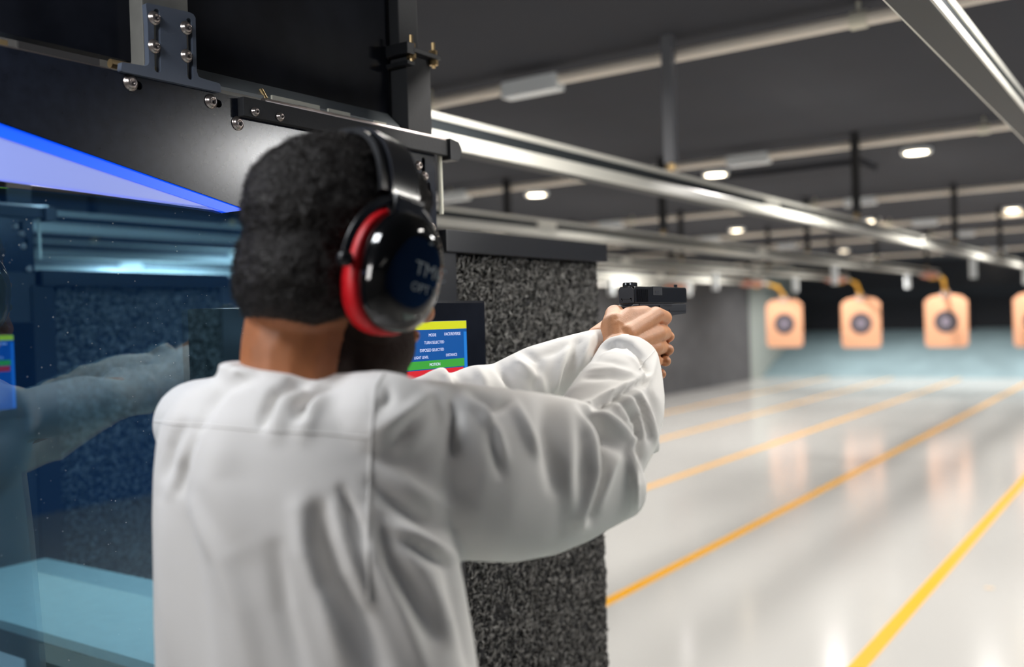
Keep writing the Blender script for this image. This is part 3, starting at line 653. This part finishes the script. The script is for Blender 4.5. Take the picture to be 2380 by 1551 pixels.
GO = P(1457, 706, 1.45)
def G(x, y, z): return GO + np.array([x, y, z])
hand = Clay()
RW = (.020, -.064, -.066)
mc = [((.026, -.052, -.044), (.034, .026, -.018), (.0325, .060, -.023), (.020, .077, -.029), (.005, .073, -.030), .0145, .0128, .0112, .0092, .0078),
      ((.028, -.054, -.060), (.038, .022, -.046), (.031, .060, -.046), (.012, .071, -.047), (-.010, .060, -.047), .0155, .0135, .0115, .0092, .0080),
      ((.026, -.056, -.072), (.036, .014, -.067), (.029, .052, -.067), (.010, .062, -.068), (-.010, .052, -.067), .0155, .0132, .0112, .0090, .0078),
      ((.022, -.056, -.084), (.030, .004, -.088), (.025, .040, -.088), (.008, .050, -.088), (-.010, .042, -.087), .0155, .0125, .0105, .0084, .0072)]
for w0, a, b, c, d, r0, r1, r2, r3, r4 in mc:
    hand.chain([G(*w0), G(*a), G(*b), G(*c), G(*d)], [r0, r1, r2, r3, r4])
    kn = np.array(a)+np.array([.0045, .003, 0]); hand.ell(G(*kn), [rt*.0085, fwd*.010, up*.0085])                     # knuckle
    hand.cap(G(*(np.array(w0)+np.array([.007, .03, 0]))), G(*(np.array(a)+np.array([.0055, -.006, 0]))), .0042, .0040)  # tendon
hand.chain([G(*RW), G(.002, -.040, -.034), G(-.010, -.020, -.016), G(-.022, .018, -.014), G(-.022, .048, -.012)], [.024, .0225, .0150, .0105, .0085])
hand.chain([G(.010, -.048, -.040), G(.015, -.018, -.021), G(.024, .010, -.017)], [.020, .0165, .0135]).chain([G(.014, -.045, -.06), G(.022, 0, -.055)], [.022, .020])
hand.chain([G(.014, -.055, -.078), G(.016, -.025, -.094), G(.024, .004, -.100), G(.022, .03, -.098)], [.022, .020, .0155, .011])
hand.chain([G(*RW), P(1448, 900, 1.31), P(1430, 990, 1.24)], [.026, .028, .032])
lc = [((-.038, .036, -.038), (-.018, .084, -.042), (.012, .088, -.047), (.034, .070, -.052)), ((-.041, .030, -.058), (-.020, .078, -.062), (.012, .082, -.067), (.036, .062, -.072)),
      ((-.040, .022, -.078), (-.020, .070, -.080), (.012, .075, -.084), (.035, .054, -.089)), ((-.036, .012, -.096), (-.018, .060, -.096), (.010, .065, -.102), (.031, .046, -.108))]
LW = (-.046, -.058, -.088)
for i, (a, b, c, d) in enumerate(lc):
    r = [.0105, .0108, .0102, .0092][i]
    hand.chain([G(-.044, -.045, -.070-.012*i), G(*a), G(*b), G(*c), G(*d)], [.014, r*1.12, r, r*.92, r*.82])
hand.chain([G(*LW), G(-.040, -.02, -.050), G(-.034, .022, -.026), G(-.030, .056, -.016), G(-.027, .084, -.012)], [.021, .018, .012, .0105, .0085])
hand.chain([G(*LW), P(1385, 835, 1.425), P(1300, 870, 1.38)], [.025, .026, .030])
hd_ = hand.fuse(.00145, 4, .45)
trunk = Clay()
SD = R @ np.array([.782, 0, .623]); SD[2] = 0; SD /= np.linalg.norm(SD); TD = np.cross(up, SD)
trunk.ell(P(700, 1180, .985), [SD*.14, TD*.08, up*.13]).ell(P(700, 1700, .985), [SD*.14, TD*.08, up*.20])
trunk.chain([P(690, 930, .99), P(690, 1020, .99)], [.058, .07])
trunk.chain([sR+np.array([0, 0.01, -.02]), P(1150, 1090, 1.0), P(1405, 1120, 1.12), P(1430, 990, 1.24)], [.034, .038, .032, .029])
trunk.chain([sL+np.array([0, 0.01, -.03]), P(800, 960, 1.215), P(1085, 925, 1.295), P(1300, 870, 1.38)], [.034, .034, .032, .028])
bc = P(705, 1551, .985)
for s_ in (-1, 1): trunk.chain([np.array([bc[0]+.09*s_, bc[1], .88]), np.array([bc[0]+.11*s_, bc[1]+.02, .48]), np.array([bc[0]+.13*s_, bc[1]-.01, .07])], [.085, .058, .042])
trunk.chain([P(700, 1030, .995), P(700, 1150, .995), P(700, 1700, .985), np.array([bc[0], bc[1], .86])], [.07, .085, .10, .11])
tm = trunk.fuse(.008, 2)
VV = []; FF = []; off = 0
for q in (hm, hd_, tm):
    v = co(q); VV.append(v); FF += [tuple(i+off for i in p.vertices) for p in q.polygons]; off += len(v)
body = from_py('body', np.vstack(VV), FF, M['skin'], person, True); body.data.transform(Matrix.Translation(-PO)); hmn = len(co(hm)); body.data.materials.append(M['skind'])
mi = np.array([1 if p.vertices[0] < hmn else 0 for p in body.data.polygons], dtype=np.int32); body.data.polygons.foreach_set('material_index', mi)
body['label'] = 'brown skinned body, neck and bare hands'

# hair and beard: shells lifted off the scalp, plus short curly strands
hV = co(hm); hN = vnorm(hm); loc = (hV-HC0) @ HMn
zl = np.interp(loc[:, 1], [-.2, -.035, -.01, .010, .022, .032, .05, .072, .2], [-.093, -.089, -.074, -.058, -.042, -.032, .030, .062, .088])
sg = loc[:, 2]-zl
def shell(name, sgn, depth, m, nz, amp, taper):
    keep = sgn > 0; faces = [tuple(p.vertices) for p in hm.polygons if all(keep[i] for i in p.vertices)]
    used = sorted({i for f in faces for i in f}); mp = {u: k for k, u in enumerate(used)}
    t = (sgn[used]/taper).clip(0, 1)**.6
    nn = np.array([noise.noise(Vector(hV[i]*nz))+.6*noise.noise(Vector(hV[i]*nz*2.3)) for i in used])
    V_ = hV[used]+hN[used]*((depth*t-.001)+amp*nn*t)[:, None]
    o = from_py(name, V_, [tuple(mp[i] for i in f) for f in faces], m, person, True); o.data.transform(Matrix.Translation(-PO)); return o, used, V_, t
ho, used, hVs, ht = shell('hair', sg, .0075, M['hair'], 85, .0032, .02)
V_ = []; F_ = []
pick = RNG.integers(0, len(used), 42000)
hNu = hN[used]
for i in pick:
    if RNG.random() > ht[i]+.25: continue
    p = hVs[i]+RNG.normal(0, .0011, 3); n_ = hNu[i]; t = RNG.normal(0, 1, 3); t -= n_*(t @ n_); t /= np.linalg.norm(t); s_ = np.cross(n_, t)*.00022
    L = RNG.uniform(.002, .0052)*(.5+.5*ht[i]); a = p; b = p+n_*L*.55+t*L*.35; c = p+n_*L*.75+t*L*1.0
    k = len(V_); V_ += [a-s_, a+s_, b+s_, b-s_, c]; F_ += [(k, k+1, k+2, k+3), (k+3, k+2, k+4)]
o = from_py('hair_curls', V_, F_, M['hair'], ho); o.data.transform(Matrix.Translation(-PO)); tag(o, kind='stuff')
bs = np.minimum(np.minimum((np.interp(loc[:, 1], [-.01, .02, .06, .2], [-.032, -.035, -.052, -.052])-loc[:, 2]), loc[:, 2]+.145), loc[:, 1]+.004-np.abs(loc[:, 0])*.0)
lipm = (np.abs(loc[:, 0]) < .024) & (loc[:, 2] > -.086) & (loc[:, 2] < -.062) & (loc[:, 1] > .08); bs[lipm] = -1
shell('beard', bs, .0032, M['beard'], 300, .001, .012)
for s_ in (-1, 1):
    c = Clay(); hell(c, (s_*.033, .094, .000), (.0115, .0095, .0085)); from_py('eye', c.V[0], c.F, M['white'], person, True).data.transform(Matrix.Translation(-PO))

# ------------------------------------------------------------------ ear defenders
ed = empty('ear_defenders', 'glossy black ear defenders with red rings worn on the man\'s head', 'ear defenders', None, tuple(HC0))
HM4 = Matrix.Translation(-HC0) if False else Matrix.Identity(4)
def local(o): o.data.transform(HM.to_4x4()); o.parent = ed; return o
def ering(x, ay, az, cy, cz, n=48, p=2.3):
    out = []
    for i in range(n):
        t = 2*pi*i/n; c, s_ = math.cos(t), math.sin(t)
        out.append((x, cy+ay*math.copysign(abs(c)**(2/p), c), cz+az*math.copysign(abs(s_)**(2/p), s_)))
    return out
def loftx(name, prof, m, cy=.007, cz=-.024, side=1, parent=None):   # prof: (x, ay, az)
    V = []; Fc = []; n = 48
    for x, a, b in prof: V += ering(x*side, a, b, cy, cz)
    k = len(prof)
    for q in range(k-1):
        for i in range(n): j = (i+1) % n; Fc.append((q*n+i, q*n+j, (q+1)*n+j, (q+1)*n+i)[::side])
    Fc.append(tuple(range(n))[::-side]); Fc.append(tuple(range((k-1)*n, k*n))[::side])
    o = from_py(name, V, Fc, m, parent, True); o.data.transform(HM.to_4x4()); return o
for sd in (1, -1):
    cup = loftx('cup', [(.090, .041, .056), (.096, .044, .059), (.104, .044, .0585), (.112, .0415, .0555), (.1175, .037, .050), (.121, .031, .043), (.1225, .028, .040), (.1232, .022, .033), (.1236, .010, .016), (.1237, .002, .003)], M['muff'], side=sd, parent=ed)
    loftx('red_ring', [(.071, .045, .059), (.073, .0485, .0625), (.089, .0475, .0615), (.092, .044, .0585)], M['red'], side=sd, parent=cup)
    loftx('cushion', [(.060, .038, .052), (.063, .045, .059), (.070, .046, .060), (.074, .043, .057)], M['muffs'], side=sd, parent=cup)
    V = []; 
    mb = MB(); pts = []
    for a in np.linspace(-.12, pi+.12, 22): pts.append(Vector((sd*(.088+.004*math.sin(a)), 0.005-.056*math.cos(a), -.018+.064*math.sin(a))))
    ring_ = []
    for i, p_ in enumerate(pts):
        t_ = (pts[min(i+1, len(pts)-1)]-pts[max(i-1, 0)]).normalized(); s1_ = Vector((1, 0, 0)).cross(t_).normalized(); ring_.append((np.array(p_), np.array(Vector((1, 0, 0)))*.0028, np.array(s1_)*.0048))
    yc = Clay().rings(ring_, 12); y = from_py('yoke', yc.V[0], yc.F, M['muffs'], ed, True); y.data.transform(HM.to_4x4())
    for q in (pts[0], pts[-1]): k_ = MB().lathe([(.003, -.004), (.0075, -.003), (.008, .003), (.0055, .0065), (.0, .007)], q, (sd, 0, 0), 16).build('knob', M['muffs'], y, smooth=True); k_.data.transform(HM.to_4x4())
def strip(name, r0, r1, wd, m, t0, t1, yo=0.0, th=.0018):
    V = []; Fc = []; n = 60
    for i in range(n+1):
        t = t0+(t1-t0)*i/n; c, s_ = math.cos(t), math.sin(t); cy = yo
        for r, w_ in ((r0, -1), (r1, -1), (r1, 1), (r0, 1)):
            V.append((math.copysign(abs(c)**.8, c)*(.090+r), cy+w_*wd/2, (.004+(.1155+r)*s_)))
        if i:
            k = 4*i
            for j in range(4): Fc.append((k-4+j, k-4+(j+1) % 4, k+(j+1) % 4, k+j))
    Fc += [(3, 2, 1, 0), (4*n, 4*n+1, 4*n+2, 4*n+3)]
    o = from_py(name, V, Fc, m, ed, False); o.data.transform(HM.to_4x4()); return o
strip('headband', .003, .0065, .034, M['band'], math.radians(14), math.radians(166), .004)
strip('headband_pad', -.004, .002, .044, M['muffs'], math.radians(24), math.radians(156), -.001)
for sd in (1, -1):
    j = MB().box(sd*.092-.007, sd*.092+.007, -.014, .022, .028, .050).build('junction', M['muffs'], ed, bevel=.004); j.data.transform(HM.to_4x4())
cupo = [c for c in children(ed) if c.name.startswith('cup')][0]
for s_, z, y0, sz in [('TMC', -.020, .024, .019), ('OPT II', -.038, .020, .012), ('-', .008, .018, .016)]:
    mw = Matrix.Translation(Vector(HC0)) @ HM.to_4x4() @ Matrix([[0, 0, 1, .1238], [1, 0, 0, y0], [0, 1, 0, z], [0, 0, 0, 1]])
    t = text('printed_mark', s_, sz, mw, M['mark'], cupo, .0004); t.data.transform(Matrix.Translation(-HC0))

# ------------------------------------------------------------------ pistol
gn = empty('pistol', 'black pistol held out in both hands, pointing down the range', 'pistol', None, tuple(GO))
sl = [(0, 0), (0, .0215), (.002, .0248), (.005, .0255), (.181, .0255), (.185, .0235), (.186, .020), (.186, 0)]
slide = MB().prism(sl, 'x', -.0128, .0128).build('slide', M['gun'], gn, bevel=.0016)
for i in range(12): MB().box(.0127, .0134, .008+i*.0032, .0094+i*.0032, .002, .021).build('serration', M['gun'], slide)
MB().box(.0062, .0131, .062, .094, .0125, .0258).build('ejection_port', M['gunp'], slide)
MB().box(.0128, .0133, .070, .082, .015, .0195).build('barrel_hood', M['gunm'], slide)
MB().tube((.0, .17, .013), (0, .189, .013), .0072, n=20).build('barrel', M['gunm'], gn)
MB().prism([(-.0122, .001), (-.0122, .021), (-.009, .0242), (.009, .0242), (.0122, .021), (.0122, .001)], 'y', -.0012, .0).build('rear_plate', M['gunp'], slide)
MB().box(-.0085, .0085, -.0022, -.001, .0062, .0078).box(-.0085, -.0068, -.0022, -.001, .004, .0078).box(.0068, .0085, -.0022, -.001, .004, .0078).build('plate_catch', M['black'], slide)
MB().prism([(-.0095, .0252), (-.0095, .0305), (-.007, .0318), (-.0022, .0318), (-.0022, .027), (.0022, .027), (.0022, .0318), (.007, .0318), (.0095, .0305), (.0095, .0252)], 'y', .006, .017).build('rear_sight', M['gun'], gn)
MB().box(-.0048, -.0030, .0052, .006, .028, .031).box(.0030, .0048, .0052, .006, .028, .031).build('sight_dots', M['white'], gn)
MB().box(-.0016, .0016, .168, .174, .0252, .0305).build('front_sight', M['gun'], gn)
MB().prism([(-.004, -.0015), (-.010, -.004), (-.009, -.012), (.0, -.016), (.02, -.02), (.10, -.022), (.183, -.017), (.184, -.0008), (0.0, -.0008)], 'x', -.0125, .0125).build('frame', M['gunp'], gn, bevel=.0015)
MB().box(.0126, .0136, .015, .128, -.0035, -.0008).build('slide_rail', M['gunm'], gn)
MB().box(.0126, .0142, .082, .094, -.0075, -.0035).build('takedown_lever', M['gunp'], gn)
MB().box(-.0136, .0136, .118, .180, -.0125, -.0105).build('accessory_rail', M['gunp'], gn)
MB().prism([(.002, -.016), (.058, -.018), (.052, -.06), (.040, -.112), (-.012, -.108), (-.002, -.06)], 'x', -.0125, .0125).build('grip', M['gunp'], gn, bevel=.005)
mb = MB(); tg = [(.056, -.02), (.062, -.045), (.085, -.047), (.097, -.04), (.10, -.02)]
for a, b in zip(tg[:-1], tg[1:]): mb.tube((0, a[0], a[1]), (0, b[0], b[1]), .003, n=8)
mb.build('trigger_guard', M['gunp'], gn); MB().tube((0, .072, -.02), (0, .076, -.04), .003, n=8).build('trigger', M['gunp'], gn)

# shoes under the robe
for s_ in (-1, 1):
    c = Clay(); q = np.array([bc[0]+.13*s_, bc[1]+.05, .045]); c.ell(q, [rt*.05, fwd*.135, up*.044]).ell(q+np.array([0, -.07, .03]), [rt*.042, fwd*.05, up*.05])
    m_ = c.fuse(.008, 2); v = co(m_); v[:, 2] = v[:, 2].clip(.002, None); setco(m_, v); link('shoe', pfix(m_), M['shoe'], person, True)
